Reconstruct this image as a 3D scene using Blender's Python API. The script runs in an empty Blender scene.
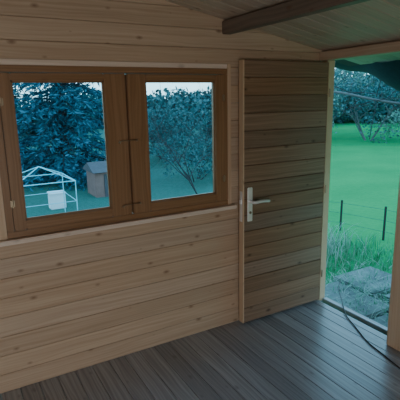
import bpy, bmesh, math, random
import numpy as np
from mathutils import Vector, Matrix
random.seed(7); rng=np.random.default_rng(7)
D=bpy.data; S=bpy.context.scene

# ---------------------------------------------------------------- helpers
def link(o,parent=None):
    S.collection.objects.link(o)
    if parent: o.parent=parent
    return o
def empty(name,loc=(0,0,0)):
    e=D.objects.new(name,None); e.empty_display_size=.1; return link(e)
def mesh(name,v,f,mat,parent=None,smooth=False):
    m=D.meshes.new(name); m.from_pydata([tuple(map(float,p)) for p in v],[],f); m.update()
    if mat: m.materials.append(mat)
    if smooth:
        for p in m.polygons: p.use_smooth=True
    return link(D.objects.new(name,m),parent)
def box(name,x0,x1,y0,y1,z0,z1,mat,parent=None,bev=.003):
    bm=bmesh.new(); bmesh.ops.create_cube(bm,size=1)
    for v in bm.verts:
        v.co=Vector(((x0+x1)/2+v.co.x*(x1-x0),(y0+y1)/2+v.co.y*(y1-y0),(z0+z1)/2+v.co.z*(z1-z0)))
    if bev: bmesh.ops.bevel(bm,geom=bm.edges[:],offset=bev,segments=2,affect='EDGES')
    m=D.meshes.new(name); bm.to_mesh(m); bm.free(); m.materials.append(mat)
    return link(D.objects.new(name,m),parent)
def curve(name,pts,r,mat,parent=None,res=6,smooth=True):
    c=D.curves.new(name,'CURVE'); c.dimensions='3D'; c.bevel_depth=r; c.bevel_resolution=3; c.use_fill_caps=True
    s=c.splines.new('NURBS' if smooth else 'POLY'); s.points.add(len(pts)-1)
    for p,q in zip(s.points,pts): p.co=(*q,1)
    if smooth: s.order_u=3; s.use_endpoint_u=True; s.resolution_u=res
    c.materials.append(mat)
    o=link(D.objects.new(name,c))
    dg=bpy.context.evaluated_depsgraph_get(); me=D.meshes.new_from_object(o.evaluated_get(dg))
    n=D.objects.new(name+'_m',me); D.objects.remove(o); n.name=name
    for p in me.polygons: p.use_smooth=True
    return link(n,parent)
def cyl(name,p0,p1,r,mat,parent=None,n=20):
    p0=Vector(p0);p1=Vector(p1);d=(p1-p0);q=d.to_track_quat('Z','Y')
    bm=bmesh.new(); bmesh.ops.create_cone(bm,cap_ends=True,segments=n,radius1=r,radius2=r,depth=d.length)
    bmesh.ops.transform(bm,matrix=Matrix.Translation((p0+p1)/2)@q.to_matrix().to_4x4(),verts=bm.verts)
    m=D.meshes.new(name); bm.to_mesh(m); bm.free(); m.materials.append(mat)
    return link(D.objects.new(name,m),parent)

# ---------------------------------------------------------------- materials
def newmat(name):
    m=D.materials.new(name); m.use_nodes=True; nt=m.node_tree
    return m,nt,nt.nodes,nt.links,nt.nodes['Principled BSDF']
def math_n(N,L,op,a,b=None,c=None):
    n=N.new('ShaderNodeMath'); n.operation=op
    for i,x in enumerate((a,b,c)):
        if x is None: continue
        if hasattr(x,'links'): L.new(x,n.inputs[i])
        else: n.inputs[i].default_value=x
    return n.outputs[0]
def mix(N,L,f,a,b,mode='MIX'):
    n=N.new('ShaderNodeMix'); n.data_type='RGBA'; n.blend_type=mode
    for i,x in ((0,f),(6,a),(7,b)):
        if hasattr(x,'links'): L.new(x,n.inputs[i])
        else: n.inputs[i].default_value=x if i==0 else (*x,1)
    return n.outputs[2]
def wood(name,light,dark,along,across,rough=.5,knots=.75,var=.25,knotcol=(.12,.05,.02),spec=.4,bump=.15,ks=.11):
    m,nt,N,L,B=newmat(name)
    tc=N.new('ShaderNodeTexCoord'); sp=N.new('ShaderNodeSeparateXYZ'); L.new(tc.outputs['Object'],sp.inputs[0])
    geo=N.new('ShaderNodeNewGeometry'); rnd=geo.outputs['Random Per Island']
    ax={'x':0,'y':1,'z':2}
    A=sp.outputs[ax[along]]; C=sp.outputs[ax[across]]
    a=math_n(N,L,'MULTIPLY_ADD',rnd,37.0,A); c=math_n(N,L,'MULTIPLY_ADD',rnd,11.3,C)
    cw=N.new('ShaderNodeCombineXYZ'); L.new(math_n(N,L,'MULTIPLY',a,1.6),cw.inputs[0]); L.new(math_n(N,L,'MULTIPLY',c,9),cw.inputs[1])
    n1=N.new('ShaderNodeTexNoise'); n1.inputs['Scale'].default_value=1; n1.inputs['Detail'].default_value=2; L.new(cw.outputs[0],n1.inputs['Vector'])
    c2=math_n(N,L,'MULTIPLY_ADD',n1.outputs[0],.06,c)
    cg=N.new('ShaderNodeCombineXYZ'); L.new(math_n(N,L,'MULTIPLY',a,1.2),cg.inputs[0]); L.new(math_n(N,L,'MULTIPLY',c2,75),cg.inputs[1])
    n2=N.new('ShaderNodeTexNoise'); n2.inputs['Scale'].default_value=1; n2.inputs['Detail'].default_value=4; L.new(cg.outputs[0],n2.inputs['Vector'])
    cr=N.new('ShaderNodeValToRGB'); cr.color_ramp.elements[0].position=.35; cr.color_ramp.elements[1].position=.68
    L.new(n2.outputs[0],cr.inputs[0])
    col=mix(N,L,cr.outputs[0],dark,light)
    ck=N.new('ShaderNodeCombineXYZ'); L.new(math_n(N,L,'MULTIPLY',a,3.4),ck.inputs[0]); L.new(math_n(N,L,'MULTIPLY',c,6.5),ck.inputs[1])
    v=N.new('ShaderNodeTexVoronoi'); v.voronoi_dimensions='2D'; v.inputs['Scale'].default_value=1; L.new(ck.outputs[0],v.inputs['Vector'])
    kr=N.new('ShaderNodeValToRGB'); kr.color_ramp.elements[0].position=.03; kr.color_ramp.elements[0].color=(1,1,1,1)
    kr.color_ramp.elements[1].position=ks; kr.color_ramp.elements[1].color=(0,0,0,1)
    sc=N.new('ShaderNodeSeparateColor'); L.new(v.outputs['Color'],sc.inputs[0])
    dd=math_n(N,L,'ADD',v.outputs['Distance'],math_n(N,L,'MULTIPLY',sc.outputs[0],.08)); L.new(dd,kr.inputs[0])
    col=mix(N,L,math_n(N,L,'MULTIPLY',kr.outputs[0],knots),col,knotcol)
    r2=math_n(N,L,'FRACT',math_n(N,L,'MULTIPLY',rnd,7.77))
    val=math_n(N,L,'MULTIPLY_ADD',r2,var,1-var/2)
    hsv=N.new('ShaderNodeHueSaturation'); L.new(col,hsv.inputs['Color']); L.new(val,hsv.inputs['Value'])
    L.new(math_n(N,L,'MULTIPLY_ADD',rnd,var*.9,1-var*.45),hsv.inputs['Saturation'])
    L.new(hsv.outputs[0],B.inputs['Base Color'])
    B.inputs['Roughness'].default_value=rough; B.inputs['Specular IOR Level'].default_value=spec
    bp=N.new('ShaderNodeBump'); bp.inputs['Strength'].default_value=bump; bp.inputs['Distance'].default_value=.002
    L.new(n2.outputs[0],bp.inputs['Height']); L.new(bp.outputs[0],B.inputs['Normal'])
    return m
def plain(name,col,rough=.5,metal=0,noise=0,scale=20,spec=.5):
    m,nt,N,L,B=newmat(name)
    B.inputs['Roughness'].default_value=rough; B.inputs['Metallic'].default_value=metal; B.inputs['Specular IOR Level'].default_value=spec
    n=N.new('ShaderNodeTexNoise'); n.inputs['Scale'].default_value=scale; n.inputs['Detail'].default_value=5
    tc=N.new('ShaderNodeTexCoord'); L.new(tc.outputs['Object'],n.inputs['Vector'])
    L.new(mix(N,L,n.outputs[0],[c*(1-noise) for c in col],[min(1,c*(1+noise)) for c in col]),B.inputs['Base Color'])
    return m
def leafmat(name,c1,c2):
    m,nt,N,L,B=newmat(name)
    geo=N.new('ShaderNodeNewGeometry')
    L.new(mix(N,L,geo.outputs['Random Per Island'],c1,c2),B.inputs['Base Color'])
    B.inputs['Roughness'].default_value=.75; B.inputs['Specular IOR Level'].default_value=.2
    return m
PINE=(.56,.415,.30); PINED=(.45,.315,.215); KN=(.19,.095,.05)
m_wallx=wood('pine_wall_x',PINE,PINED,'x','z',knotcol=KN,var=.16)
m_wally=wood('pine_wall_y',PINE,PINED,'y','z',knotcol=KN,var=.16)
m_ceil=wood('pine_ceiling',(.54,.43,.34),(.44,.34,.26),'x','y',knotcol=KN,var=.14)
m_floor=wood('floor_stained',(.38,.385,.41),(.20,.20,.215),'y','x',rough=.32,knots=.5,var=.35,knotcol=(.09,.08,.08),spec=1.0)
m_door=wood('door_pine',(.29,.185,.125),(.19,.115,.072),'x','z',knots=.85,var=.34,knotcol=(.06,.03,.015))
m_trimz=wood('pine_trim_z',(.66,.49,.34),(.56,.39,.26),'z','y',knots=.3,var=.1)
m_trimzx=wood('pine_trim_zx',(.62,.46,.33),(.52,.37,.25),'z','x',knots=.3,var=.1)
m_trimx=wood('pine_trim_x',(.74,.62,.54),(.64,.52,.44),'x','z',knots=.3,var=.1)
m_trimy=wood('pine_trim_y',(.56,.43,.32),(.46,.33,.24),'y','z',knots=.3,var=.1)
m_beam=wood('beam_dark',(.20,.155,.13),(.13,.10,.08),'y','z',knots=.5)
m_framez=wood('window_stain_z',(.31,.175,.095),(.22,.12,.06),'z','x',rough=.4,knots=.3,var=.12)
m_framex=wood('window_stain_x',(.31,.175,.095),(.22,.12,.06),'x','z',rough=.4,knots=.3,var=.12)
m_steel=plain('brushed_steel',(.9,.9,.9),.35,.5,.05)
m_brass=plain('aged_metal',(.35,.28,.2),.4,1,.1)
m_black=plain('black_rubber',(.012,.012,.014),.45)
m_net=plain('shade_net',(.02,.04,.06),.8,0,.5,30)
m_concrete=plain('concrete',(.16,.20,.19),.9,0,.8,6)
m_post=plain('fence_post_wood',(.03,.028,.025),.8,0,.3,30)
m_bark=plain('bark',(.03,.035,.04),.9,0,.4,15)
m_barkl=plain('bark_pale',(.12,.13,.13),.9,0,.4,15)
m_tube=plain('painted_tube',(.22,.68,.78),.4)
m_white=plain('white_plastic',(.8,.85,.9),.5)
m_shed=plain('shed_brown',(.30,.15,.13),.8,0,.3,6)
m_roof=plain('shed_roof',(.10,.09,.10),.8,0,.3,8)
m_roofout=plain('roof_felt',(.06,.06,.06),.9)
mg=D.materials.new('window_glass'); mg.use_nodes=True; N=mg.node_tree.nodes; L=mg.node_tree.links; N.clear()
o=N.new('ShaderNodeOutputMaterial'); ms=N.new('ShaderNodeMixShader'); t=N.new('ShaderNodeBsdfTransparent'); g=N.new('ShaderNodeBsdfGlossy')
t.inputs[0].default_value=(.94,.98,.99,1); g.inputs['Roughness'].default_value=.02
ms.inputs[0].default_value=.03; L.new(t.outputs[0],ms.inputs[1]); L.new(g.outputs[0],ms.inputs[2]); L.new(ms.outputs[0],o.inputs[0])

# ---------------------------------------------------------------- board cladding
def boards(name,org,U,V,Nn,ulen,vlen,bw,th,mat,holes=(),cuts=(),gap=.0006,ch=.003,voff=0):
    """boards run along U, stacked along V; Nn = direction the visible face looks at"""
    org=Vector(org);U=Vector(U);V=Vector(V);Nn=Vector(Nn)
    vs=[];fs=[]
    k=[voff]
    while k[-1]<vlen-1e-6: k.append(k[-1]+bw)
    k=[max(0,min(vlen,x)) for x in k]
    if k[0]>0: k=[0]+k
    for i in range(len(k)-1):
        a,b=k[i],k[i+1]
        if b-a<.004: continue
        cutsv=sorted(set([a,b]+[h for H in holes for h in H[2:4] if a+1e-4<h<b-1e-4]))
        for j in range(len(cutsv)-1):
            c,d=cutsv[j],cutsv[j+1]; mid=(c+d)/2
            segs=[(0,ulen)]
            for H in holes:
                if H[2]<mid<H[3]:
                    ns=[]
                    for s in segs:
                        if H[1]<=s[0] or H[0]>=s[1]: ns.append(s); continue
                        if H[0]>s[0]: ns.append((s[0],H[0]))
                        if H[1]<s[1]: ns.append((H[1],s[1]))
                    segs=ns
            lo=c+(gap if j==0 else 0); hi=d-(gap if j==len(cutsv)-2 else 0)
            cl=ch if j==0 else 0; cu=ch if j==len(cutsv)-2 else 0
            prof=[(lo,-th),(lo,-cl if cl else 0)]+([(lo+cl,0)] if cl else [])+([(hi-cu,0)] if cu else [])+[(hi,-cu if cu else 0),(hi,-th)]
            for s in segs:
                b0=len(vs); n=len(prof)
                for uu in (s[0]+.0006,s[1]-.0006):
                    for (pv,pn) in prof: vs.append(org+U*uu+V*pv+Nn*pn)
                for q in range(n):
                    q2=(q+1)%n; fs.append((b0+q,b0+q2,b0+n+q2,b0+n+q))
                fs.append(tuple(b0+q for q in range(n))[::-1]); fs.append(tuple(b0+n+q for q in range(n)))
    bm=bmesh.new(); m=D.meshes.new(name); m.from_pydata([tuple(v) for v in vs],[],fs); bm.from_mesh(m)
    for co,no in cuts:
        bmesh.ops.bisect_plane(bm,geom=bm.verts[:]+bm.edges[:]+bm.faces[:],plane_co=co,plane_no=no,clear_outer=True)
        bmesh.ops.holes_fill(bm,edges=[e for e in bm.edges if e.is_boundary],sides=12)
    bmesh.ops.recalc_face_normals(bm,faces=bm.faces[:])
    bm.to_mesh(m); bm.free(); m.materials.append(mat)
    return link(D.objects.new(name,m))

W=2.575; XR=2.53; XL=-1.6; YB=-1.9; XM=.46; SL=.19; ZE=1.985
ZR=ZE+SL*(XR-XM)
nr=Vector((SL,0,1)).normalized(); nl=Vector((-SL,0,1)).normalized()
cutR=((XR,0,ZE),nr); cutL=((XM,0,ZR),nl)
BW=.116
WX0,WX1,WZ0,WZ1=.225,1.665,.925,1.845
boards('wall_front',(XL,W,0),(1,0,0),(0,0,1),(0,-1,0),XR+.12-XL,2.6,BW,.045,m_wallx,
       holes=[(WX0-XL,WX1-XL,WZ0,WZ1)],cuts=[cutR,cutL])
DY0,DY1,DZ=1.77,2.52,1.915
boards('wall_right',(XR,YB,0),(0,1,0),(0,0,1),(-1,0,0),W-YB,2.6,BW,.045,m_wally,
       holes=[(DY0-.06-YB,W-YB,0,DZ+.01)],cuts=[cutR])
boards('wall_left',(XL,YB,0),(0,1,0),(0,0,1),(1,0,0),W-YB,ZR-SL*(XM-XL),BW,.045,m_wally)
boards('wall_back',(XL,YB,0),(1,0,0),(0,0,1),(0,1,0),XR-XL,2.6,BW,.045,m_wallx,
       holes=[(.10,1.75,.25,1.45)],cuts=[cutR,cutL])  # unseen opening, placed and sized to let the added fill lamp in
boards('floor',(XL-.04,YB-.04,0),(0,1,0),(1,0,0),(0,0,1),W-YB+.08,XR+.04-XL,.108,.03,m_floor,gap=.0012,ch=.0026)
def ceil(name,x0,z0,x1,z1):
    U=Vector((x1-x0,0,z1-z0)); l=U.length; U.normalize(); n=U.cross(Vector((0,1,0))).normalized()
    if n.z>0: n=-n
    return boards(name,(x0,YB-.1,z0),U,(0,1,0),n,l,W+.14-YB,.105,.018,m_ceil)
c1=ceil('ceiling',XM,ZR,XR+.45,ZE-SL*.45)
c2=ceil('ceiling_left_slope',XM,ZR,XL-.3,ZR-SL*(XM-XL+.3)); c2.parent=c1
up=.03
rf=mesh('roof_covering',[(XM,YB-.15,ZR+up),(XM,W+.2,ZR+up),(XR+.5,W+.2,ZE-SL*.5+up),(XR+.5,YB-.15,ZE-SL*.5+up),
   (XL-.35,W+.2,ZR-SL*(XM-XL+.35)+up),(XL-.35,YB-.15,ZR-SL*(XM-XL+.35)+up)],[(0,1,2,3),(0,5,4,1)],m_roofout,c1)
sm=rf.modifiers.new('s','SOLIDIFY'); sm.thickness=.02; sm.offset=1
box('ceiling_beam',1.635,1.70,YB,W-.002,2.06,ZE+SL*(XR-1.70)-.002,m_beam,bev=.004)
box('ceiling_beam.001',-.78,-.715,YB,W-.002,2.06,ZR-SL*(XM+.78)-.002,m_beam,bev=.004)
box('ridge_beam',XM-.035,XM+.035,YB,W-.002,ZR-.12,ZR-.012,m_beam,bev=.004)

# ---------------------------------------------------------------- windows
wf=empty('window_frame')
fy0,fy1=W-.018,W+.06
box('frame_top',WX0,WX1,fy0,fy1,1.81,WZ1,m_framex,wf)
box('frame_bottom',WX0,WX1,fy0,fy1,WZ0,.962,m_framex,wf)
box('frame_left',WX0,.262,fy0,fy1,.962,1.81,m_framez,wf)
box('frame_right',1.628,WX1,fy0,fy1,.962,1.81,m_framez,wf)
box('frame_mullion',.938,.956,fy0+.01,fy1,.962,1.81,m_framez,wf)
def casement(name,x0,x1,gx0,gx1,hinge):
    e=empty(name); y0,y1=W-.032,W+.022; z0,z1=.966,1.806; gz0,gz1=1.02,1.765
    box('stile_a',x0,gx0,y0,y1,z0,z1,m_framez,e,.004)
    box('stile_b',gx1,x1,y0,y1,z0,z1,m_framez,e,.004)
    box('rail_top',gx0,gx1,y0,y1,gz1,z1,m_framex,e,.004)
    box('rail_bottom',gx0,gx1,y0,y1,z0,gz0,m_framex,e,.004)
    for i,(a,b,c,d) in enumerate([(gx0,gx0+.009,gz0,gz1),(gx1-.009,gx1,gz0,gz1),(gx0,gx1,gz0,gz0+.009),(gx0,gx1,gz1-.009,gz1)]):
        box('bead_%d'%i,a,b,y0+.012,y0+.03,c,d,m_framez if i<2 else m_framex,e,.002)
    mesh('glass',[(gx0,W,gz0),(gx1,W,gz0),(gx1,W,gz1),(gx0,W,gz1)],[(0,1,2,3)],mg,e)
    for i,z in enumerate((1.12,1.66)):
        cyl('hinge_%d'%i,(hinge,y0-.004,z-.022),(hinge,y0-.004,z+.022),.0045,m_brass,e,12)
        box('hinge_leaf_%d'%i,hinge-.011,hinge+.011,y0-.002,y0+.002,z-.018,z+.018,m_brass,e,.0005)
    return e
w1=casement('window_1',.264,.936,.325,.82,.268)
w2=casement('window_2',.958,1.626,1.075,1.562,1.622)
def hook(e,z):
    y=W-.036
    cyl('eye_plate',(1.0,y+.006,z),(1.0,y-.004,z),.008,m_brass,e,14)
    curve('hook_rod',[(1.0,y-.006,z),(.98,y-.012,z+.004),(.94,y-.012,z),(.90,y-.012,z+.003),(.885,y-.006,z-.012),(.895,y-.002,z-.016)],.0026,m_brass,e)
    curve('eye_ring',[(.885,y+.004,z-.01),(.880,y-.010,z-.008),(.886,y-.016,z-.002),(.892,y-.010,z+.002),(.889,y+.004,z)],.0022,m_brass,e)
hook(w2,1.42); hook(w2,1.03)
box('window_sill',WX0-.06,WX1+.05,W-.055,W+.03,.898,.924,m_trimx,bev=.005)
box('trim_1',WX0-.05,WX0-.001,W-.016,W-.0005,.924,WZ1+.03,m_trimzx)
box('trim_2',WX1+.001,WX1+.03,W-.016,W-.0005,.924,WZ1+.03,m_trimzx)
box('trim_3',WX0-.001,WX1+.001,W-.016,W-.0005,WZ1+.001,WZ1+.03,m_trimx)

# ---------------------------------------------------------------- door leaf
dr=empty('door_1')
LX0,LX1,LY0,LY1,LZ0,LZ1=1.752,2.512,2.49,2.54,.02,1.90
b=boards('door_boards',(LX0+.002,LY0,LZ0),(1,0,0),(0,0,1),(0,-1,0),LX1-LX0-.004,LZ1-LZ0,.118,.02,m_door,ch=.004,gap=.0012); b.parent=dr
box('core',LX0,LX1,LY0+.021,LY1,LZ0,LZ1,m_trimz,dr)
box('edge_strip',LX0-.008,LX0+.0015,LY0-.002,LY1,LZ0,LZ1,m_trimz,dr,.001)
box('edge_strip_hinge',LX1-.0015,LX1+.006,LY0-.002,LY1,LZ0,LZ1,m_trimz,dr,.001)
px=1.800
box('handle_plate',px-.022,px+.022,LY0-.009,LY0-.0005,.80,1.045,m_steel,dr,.004)
cyl('handle_rose',(px,LY0-.008,.945),(px,LY0-.018,.945),.016,m_steel,dr)
curve('lever',[(px,LY0-.01,.945),(px,LY0-.03,.945),(px,LY0-.052,.945),(px+.02,LY0-.058,.946),(px+.06,LY0-.056,.948),(px+.10,LY0-.054,.946),(px+.135,LY0-.05,.942)],.0115,m_steel,dr)
cyl('key_cylinder',(px,LY0-.008,.865),(px,LY0-.014,.865),.0095,m_brass,dr)
box('key_slot',px-.001,px+.001,LY0-.0148,LY0-.0138,.859,.871,m_black,dr,0)
box('lock_faceplate',LX0-.011,LX0-.0075,LY0+.008,LY1-.012,.80,1.02,m_steel,dr,.001)
box('latch_bolt',LX0-.022,LX0-.0105,LY0+.016,LY0+.03,.93,.96,m_steel,dr,.002)
for i,z in enumerate((.25,.95,1.68)):
    cyl('hinge_%d'%i,(LX1+.010,LY0-.006,z-.03),(LX1+.010,LY0-.006,z+.03),.005,m_brass,dr,14)
df=empty('door_frame')
box('jamb_far',XR,XR+.075,DY1,W+.0,-.02,DZ,m_trimz,df,.004)
box('jamb_near',2.42,XR+.075,DY0-.16,DY0,.001,DZ+.0,m_trimz,df,.005)
box('header',XR-.035,XR+.075,DY0-.17,W-.001,DZ+.001,DZ+.062,m_trimy,df,.004)
box('threshold',XR+.041,XR+.09,DY0+.002,DY1-.002,-.05,.006,m_floor,df,.004)

# ---------------------------------------------------------------- cable
curve('electric_cable',[(3.2,2.9,-.115),(3.0,2.75,-.09),(2.78,2.52,.0),(2.60,2.32,.022),(2.50,2.20,.008),(2.42,2.02,.006),(2.33,1.85,.006),(2.30,1.7,.006),(2.26,1.55,.006),(2.20,1.3,.006),(2.05,1.0,.006),(1.9,.6,.006)],.0045,m_black,res=10)

# ---------------------------------------------------------------- terrain
def sst(a,b,x):
    t=min(1,max(0,(x-a)/(b-a))); return t*t*(3-2*t)
def gz(x,y):
    d=-.2-.5*sst(3.2,8,y)*(1-sst(3.5,9,x))
    d+= .03*math.sin(x*.7+1)*math.sin(y*.6)*sst(3,6,max(x,y))
    return d
gx=np.concatenate([np.linspace(-30,-4,14),np.linspace(-3,26,88),np.linspace(28,70,16)])
gy=np.concatenate([np.linspace(-30,-4,10),np.linspace(-3,26,88),np.linspace(28,70,16)])
V=[];F=[]
for i,x in enumerate(gx):
    for j,y in enumerate(gy): V.append((x,y,gz(x,y)))
n=len(gy)
for i in range(len(gx)-1):
    for j in range(n-1): F.append((i*n+j,(i+1)*n+j,(i+1)*n+j+1,i*n+j+1))
m,nt,N,L,B=newmat('lawn')
tc=N.new('ShaderNodeTexCoord')
n1=N.new('ShaderNodeTexNoise'); n1.inputs['Scale'].default_value=.9; n1.inputs['Detail'].default_value=8; L.new(tc.outputs['Object'],n1.inputs['Vector'])
n2=N.new('ShaderNodeTexNoise'); n2.inputs['Scale'].default_value=14; n2.inputs['Detail'].default_value=6; L.new(tc.outputs['Object'],n2.inputs['Vector'])
c=mix(N,L,n1.outputs[0],(.004,.25,.075),(.02,.42,.13)); c=mix(N,L,math_n(N,L,'MULTIPLY',n2.outputs[0],.4),c,(.02,.14,.06))
sx_=N.new('ShaderNodeSeparateXYZ'); L.new(tc.outputs['Object'],sx_.inputs[0])
fb=math_n(N,L,'SUBTRACT',sx_.outputs[0],math_n(N,L,'MULTIPLY',sx_.outputs[1],.72))
fb=math_n(N,L,'ADD',fb,math_n(N,L,'MULTIPLY',n1.outputs[0],2.0))
mr=N.new('ShaderNodeMapRange'); mr.inputs[1].default_value=.0; mr.inputs[2].default_value=1.4; mr.inputs[3].default_value=.85; mr.inputs[4].default_value=0; L.new(fb,mr.inputs[0])
dark_ground=mix(N,L,n2.outputs[0],(.015,.06,.065),(.10,.20,.19))
c=mix(N,L,mr.outputs[0],c,dark_ground)  # darker bluish ground tone mixed in on the window side
L.new(c,B.inputs['Base Color']); B.inputs['Roughness'].default_value=.95; B.inputs['Specular IOR Level'].default_value=.05
bp=N.new('ShaderNodeBump'); bp.inputs['Strength'].default_value=.6; bp.inputs['Distance'].default_value=.05; L.new(n2.outputs[0],bp.inputs['Height']); L.new(bp.outputs[0],B.inputs['Normal'])
mesh('ground_lawn',V,F,m,smooth=True)
ds=empty('doorstep_slabs')
for i,(x0,x1,y0,y1) in enumerate([(2.66,3.28,1.5,2.25),(2.66,3.2,2.28,2.95),(3.3,3.85,1.7,2.5),(3.24,3.8,2.54,3.05)]):
    box('slab_%d'%i,x0,x1,y0,y1,-.24,-.14+.008*(i%2),m_concrete,ds,.015)

def blades(name,specs,mat,lean=.5,w=.005,parent=None,dz=0):
    V=[];F=[]
    for cx,cy,rx,ry,n,h in specs:
      for i in range(n):
        x=min(4.8,max(2.75,random.gauss(cx,rx)));y=random.gauss(cy,ry);z=gz(x,y)-.02+dz
        a=random.uniform(0,6.28);hh=h*random.uniform(.4,1.1);l=hh*lean*random.uniform(.2,1.2)
        if x+l>4.85: continue
        dx,dy=math.cos(a),math.sin(a);wx,wy=-dy*w,dx*w;b=len(V)
        for k,(s,zz) in enumerate(((0,0),(.25,.5),(.6,.82))):
            V+= [(x+dx*l*s-wx*(1-.3*k),y+dy*l*s-wy*(1-.3*k),z+hh*zz),(x+dx*l*s+wx*(1-.3*k),y+dy*l*s+wy*(1-.3*k),z+hh*zz)]
        V.append((x+dx*l,y+dy*l,z+hh*.95))
        F+=[(b,b+1,b+3,b+2),(b+2,b+3,b+5,b+4),(b+4,b+5,b+6)]
    return mesh(name,V,F,mat,parent)
m_gr=leafmat('grass_blades',(.04,.28,.13),(.14,.42,.23)); m_dry=leafmat('dry_grass',(.40,.46,.42),(.10,.28,.18))
gp=empty('tall_grass_patch')
blades('tall_blades',[(3.8,3.8,.22,.25,260,.42)],m_dry,parent=gp,lean=.9)
blades('mid_blades',[(4.1,3.5,.40,.5,800,.17)],m_gr,parent=gp)
blades('low_tufts',[(3.7,3.2,.45,.4,1300,.11),(3.25,2.55,.28,.35,450,.14)],m_gr,parent=gp)
blades('straw',[(3.2,2.6,.38,.38,1100,.06)],m_dry,parent=gp,lean=3.2,w=.004,dz=.07)
# ---------------------------------------------------------------- fence
fn=empty('wire_fence')
fp=[(4.9,6.2),(4.9,5.3),(4.9,4.5),(4.9,3.75),(4.92,3.0),(4.95,2.2),(4.95,1.3)]
for i,(x,y) in enumerate(fp):
    cyl('post_%d'%i,(x,y,gz(x,y)-.1),(x+.01,y,gz(x,y)+.46),.015,m_post,fn,10)
m_wire=plain('fence_wire',(.10,.11,.11),.5,.6)
for k,h in enumerate((.12,.27,.42)):
    curve('wire_%d'%k,[(x,y,gz(x,y)+h) for x,y in fp],.0022,m_wire,fn,smooth=False)

# ---------------------------------------------------------------- shade net outside the door
V=[];F=[];nu,nv=30,36
for i in range(nu+1):
    for j in range(nv+1):
        s=i/nu;t_=j/nv
        x=2.95+.75*s; y=3.35-2.3*t_
        edge=1.97-1.15*sst(.10,.85,t_)**.85
        z=(1.93)*(1-s)+edge*s-.03*math.sin(math.pi*s)+.022*math.sin(9*t_+5*s)+.02*math.sin(26*t_+3*s)
        V.append((x,y,z))
for i in range(nu):
    for j in range(nv):
        a=i*(nv+1)+j; F.append((a,a+1,a+nv+2,a+nv+1))
mesh('shade_net',V,F,m_net,smooth=True)

# ---------------------------------------------------------------- vegetation
def tubes_mesh(segs):
    V=[];F=[]
    for p0,p1,r0,r1 in segs:
        d=(p1-p0).normalized(); a=d.orthogonal().normalized(); b=d.cross(a); k=len(V)
        for p,r in((p0,r0),(p1,r1)):
            for q in range(5):
                an=q*2*math.pi/5; V.append(p+a*math.cos(an)*r+b*math.sin(an)*r)
        for q in range(5): F.append((k+q,k+(q+1)%5,k+5+(q+1)%5,k+5+q))
    return V,F
def quads(P,Dr,ln,wd):
    n=len(P); Dr=Dr/np.linalg.norm(Dr,axis=1,keepdims=True)
    r=rng.normal(size=(n,3)); s=np.cross(Dr,r); s/=np.linalg.norm(s,axis=1,keepdims=True)
    ln=(ln*rng.uniform(.6,1.3,n))[:,None]; wd=(wd*rng.uniform(.6,1.3,n))[:,None]
    v=np.stack([P,P+Dr*ln*.5+s*wd*.5,P+Dr*ln,P+Dr*ln*.5-s*wd*.5],1).reshape(-1,3)
    return v,[(4*i,4*i+1,4*i+2,4*i+3) for i in range(n)]
def conifer(name,x,y,h,r,mat,nb=170,per=70,z=None,ln=.20,wd=.055):
    e=empty(name); z0=gz(x,y)-.05 if z is None else z
    segs=[(Vector((x,y,z0)),Vector((x,y,z0+h)),.13*h/6,.015)]; P=[];Q=[]
    for i in range(nb):
        t_=(i+random.random())/nb; t_=t_**1.15; zz=z0+.25+t_*(h-.3); az=random.uniform(0,6.283)
        l=r*(1-t_)**.75*random.uniform(.7,1.1)+.12
        d=Vector((math.cos(az),math.sin(az),0)); p0=Vector((x,y,zz)); prev=p0
        for k in range(1,4):
            s=k/3; pk=p0+d*l*s+Vector((0,0,l*(.10*s-.32*s*s)))
            segs.append((prev,pk,.018*(1-s)+.008,.018*(1-s)+.004)); prev=pk
        m_=max(14,int(per*l/r)); s=rng.uniform(.12,1,m_)
        side=np.array([-d.y,d.x,0]); w=(rng.uniform(-1,1,m_)*.28*l*(1.15-s))
        base=np.array(p0)[None]+np.array(d)[None]*(l*s)[:,None]+side[None]*w[:,None]
        base[:,2]+=l*(.10*s-.32*s*s)-np.abs(w)*.25
        dirv=np.array(d)[None]*.6+side[None]*np.sign(w)[:,None]*.6+rng.normal(size=(m_,3))*.35; dirv[:,2]-=.35
        P.append(base);Q.append(dirv)
    V,F=tubes_mesh(segs); mesh('branches',V,F,m_bark,e)
    v,f=quads(np.concatenate(P),np.concatenate(Q),ln,wd); mesh('needles',v,f,mat,e)
def broad(name,x,y,h,spread,mat,leaves=6000,bark=None,depth=4,lsz=.07,z=None,stems=5,br=.012):
    e=empty(name); z0=gz(x,y)-.05 if z is None else z; segs=[];tips=[]
    def grow(p,d,l,r,k):
        q=p
        for s in range(3):
            d=(d+Vector((random.gauss(0,.12),random.gauss(0,.12),random.gauss(0,.08)))).normalized()
            n_=q+d*l/3; segs.append((q,n_,r*(1-s*.2),r*(1-(s+1)*.2))); q=n_
            if k<=2: tips.append(q)
            if k>0 and s>0:
                for _ in range(2):
                    a=Vector((random.gauss(0,1),random.gauss(0,1),random.gauss(.15,.6))).normalized()
                    grow(q,(d*.75+a*.75).normalized(),l*random.uniform(.55,.75),r*.5,k-1)
    for i in range(stems):
        a=random.uniform(0,6.28)
        grow(Vector((x+math.cos(a)*.1,y+math.sin(a)*.1,z0)),Vector((math.cos(a)*spread,math.sin(a)*spread,1)).normalized(),h*.42,br*h,depth-1)
    V,F=tubes_mesh(segs); mesh('branches',V,F,bark or m_bark,e)
    if leaves:
        T=np.array([tuple(t) for t in tips]); idx=rng.integers(0,len(T),leaves)
        P=T[idx]+rng.normal(size=(leaves,3))*.10*h/3
        v,f=quads(P,rng.normal(size=(leaves,3)),lsz*1.3,lsz*.7); mesh('leaves',v,f,mat,e)
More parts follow.
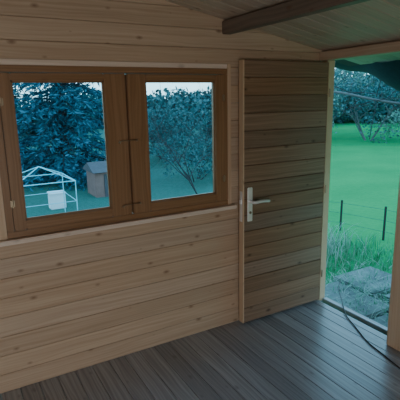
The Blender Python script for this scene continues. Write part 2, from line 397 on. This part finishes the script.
m_con=leafmat('needles_blue',(.012,.07,.10),(.05,.19,.26)); m_con2=leafmat('needles_green',(.02,.08,.09),(.05,.16,.18))
m_lf=leafmat('leaves_dusk',(.02,.09,.10),(.09,.21,.21)); m_lf2=leafmat('leaves_light',(.06,.18,.14),(.20,.36,.30))
conifer('spruce_tree',3.1,14.0,9.0,2.1,m_con,300,120)
conifer('spruce_tree.001',-.1,13.5,3.7,1.5,m_con2,130,70)
conifer('spruce_tree.002',1.6,18.5,5.2,2.0,m_con2,130,70,ln=.3,wd=.08)
broad('garden_shrub',5.8,10.6,1.65,.8,m_lf,4200,lsz=.055,depth=4)
broad('garden_shrub.001',8.4,13.0,1.9,.8,m_lf,5000,lsz=.065)
broad('garden_shrub.002',6.7,14.4,1.8,.8,m_lf,4200,lsz=.065)
broad('bare_tree',4.6,7.7,3.0,.5,m_lf,0,m_bark,5,stems=3,br=.007)
broad('garden_shrub.003',8.3,17.6,2.1,.8,m_lf,4000,lsz=.09)
hs=[(13.4,14.4,2.9),(15.8,13.2,3.5),(17.2,11.2,2.9),(18.8,9.0,3.3),(12.2,17.0,2.5),(20.8,14.2,4.4),(17.6,17.8,4.6)]
for k,(x,y,h) in enumerate(hs):
    broad('hedge_tree' if k==0 else 'hedge_tree.%03d'%k,x,y,h,.65,[m_lf2,m_lf][k%2],4200,m_barkl,lsz=.10)
P=[]
for i in range(90):
    a=math.radians(-15+i*1.25); R=random.uniform(31,40); cx,cy=R*math.sin(a),R*math.cos(a)
    hh=random.uniform(1.4,2.6)+ (1.6 if a>math.radians(44) else 0); n_=900
    q=rng.normal(size=(n_,3)); q/=np.linalg.norm(q,axis=1,keepdims=True); q*=rng.uniform(.5,1,n_)[:,None]
    P.append(q*np.array([2.2,2.2,hh*.62])+np.array([cx,cy,gz(cx,cy)+hh*.5]))
P=np.concatenate(P); v,f=quads(P,rng.normal(size=P.shape),.4,.25); mesh('distant_treeline',v,f,m_lf)
ab=empty('bare_branch')
curve('stem',[(4.3,5.6,-.3),(4.2,5.3,.9),(4.05,4.8,1.72),(3.95,3.9,1.74),(4.05,3.1,1.56),(4.3,2.5,1.50)],.014,m_barkl,ab)
for i in range(22):
    s=random.random(); p=Vector((4.0+.2*s*s,4.35-1.8*s,1.74-.18*s)); d=Vector((random.gauss(0,.4),random.gauss(-.3,.5),random.gauss(0,.5))).normalized()
    l=random.uniform(.2,.6); curve('twig_%d'%i,[p,p+d*l*.5+Vector((0,0,.04)),p+d*l],.004,m_bark,ab)

# ---------------------------------------------------------------- gazebo frame, crate, hut
gb=empty('garden_gazebo'); cx,cy=1.52,9.2; a_=.56; ez=.16
cs=[(cx-a_,cy-a_),(cx+a_,cy-a_),(cx+a_,cy+a_),(cx-a_,cy+a_)]
for i,(x,y) in enumerate(cs):
    cyl('leg_%d'%i,(x,y,gz(x,y)-.03),(x,y,ez),.011,m_tube,gb,10)
    x2,y2=cs[(i+1)%4]; cyl('eave_%d'%i,(x,y,ez),(x2,y2,ez),.011,m_tube,gb,10)
    cyl('mid_rail_%d'%i,(x,y,-.24),(x2,y2,-.24),.007,m_tube,gb,10)
    cyl('rafter_%d'%i,(x,y,ez),(cx,cy,.42),.011,m_tube,gb,10)
cr_=empty('plastic_crate'); bx,by=2.02,10.25; bz=gz(bx,by)
box('tub',bx-.17,bx+.17,by-.14,by+.14,bz-.01,bz+.34,m_white,cr_,.02)
box('lid',bx-.185,bx+.185,by-.155,by+.155,bz+.342,bz+.38,m_white,cr_,.012)
sh=empty('garden_shed'); sx,sy=3.52,11.2; s0=gz(sx,sy)
box('walls',sx-.42,sx+.42,sy-.4,sy+.4,s0-.1,s0+.66,m_shed,sh,.01)
mesh('roof',[(sx-.5,sy-.5,s0+.64),(sx+.5,sy-.5,s0+.64),(sx+.5,sy,s0+.86),(sx-.5,sy,s0+.86),(sx-.5,sy+.5,s0+.64),(sx+.5,sy+.5,s0+.64)],
   [(0,1,2,3),(3,2,5,4),(0,3,4),(1,5,2),(0,4,5,1)],m_roof,sh)
box('shed_door',sx-.2,sx+.12,sy-.425,sy-.401,s0+.0,s0+.58,m_roof,sh,.005)

# ---------------------------------------------------------------- light
w=D.worlds.new('dusk_sky'); S.world=w; w.use_nodes=True; N=w.node_tree.nodes; L=w.node_tree.links
bg=N['Background']; tc=N.new('ShaderNodeTexCoord'); sp=N.new('ShaderNodeSeparateXYZ'); L.new(tc.outputs['Generated'],sp.inputs[0])
cr=N.new('ShaderNodeValToRGB'); cr.color_ramp.elements[0].color=(.44,.84,1.0,1); cr.color_ramp.elements[0].position=0.05
cr.color_ramp.elements[1].color=(.20,.52,.82,1); cr.color_ramp.elements[1].position=.7
L.new(sp.outputs[2],cr.inputs[0]); L.new(cr.outputs[0],bg.inputs[0]); bg.inputs[1].default_value=3.3
def area(name,loc,rot,sx,sy,p,col):
    l=D.lights.new(name,'AREA'); l.shape='RECTANGLE'; l.size=sx; l.size_y=sy; l.energy=p; l.color=col
    o=link(D.objects.new(name,l)); o.location=loc; o.rotation_euler=rot
area('fill_back_opening',(-.68,YB-.08,.80),(math.radians(80),0,math.radians(2)),1.5,1.1,44,(1,.92,.87))  # added warm fill lamp behind the camera, brightens the lower left wall

# ---------------------------------------------------------------- camera
cam=D.cameras.new('camera'); co=link(D.objects.new('camera',cam)); S.camera=co
cam.sensor_width=36; cam.sensor_fit='HORIZONTAL'; cam.lens=36*445/400; cam.clip_start=.02
p=math.radians(12.7); th=math.radians(29.35)
hd=Vector((math.sin(th),math.cos(th),0)); fw=hd*math.cos(p)-Vector((0,0,math.sin(p)))
rt=Vector((math.cos(th),-math.sin(th),0)); upv=rt.cross(fw)
r=math.radians(1.2); rt2=rt*math.cos(r)-upv*math.sin(r); up2=upv*math.cos(r)+rt*math.sin(r)
M=Matrix((rt2,up2,-fw)).transposed().to_4x4(); M.translation=Vector((0,0,1.65)); co.matrix_world=M
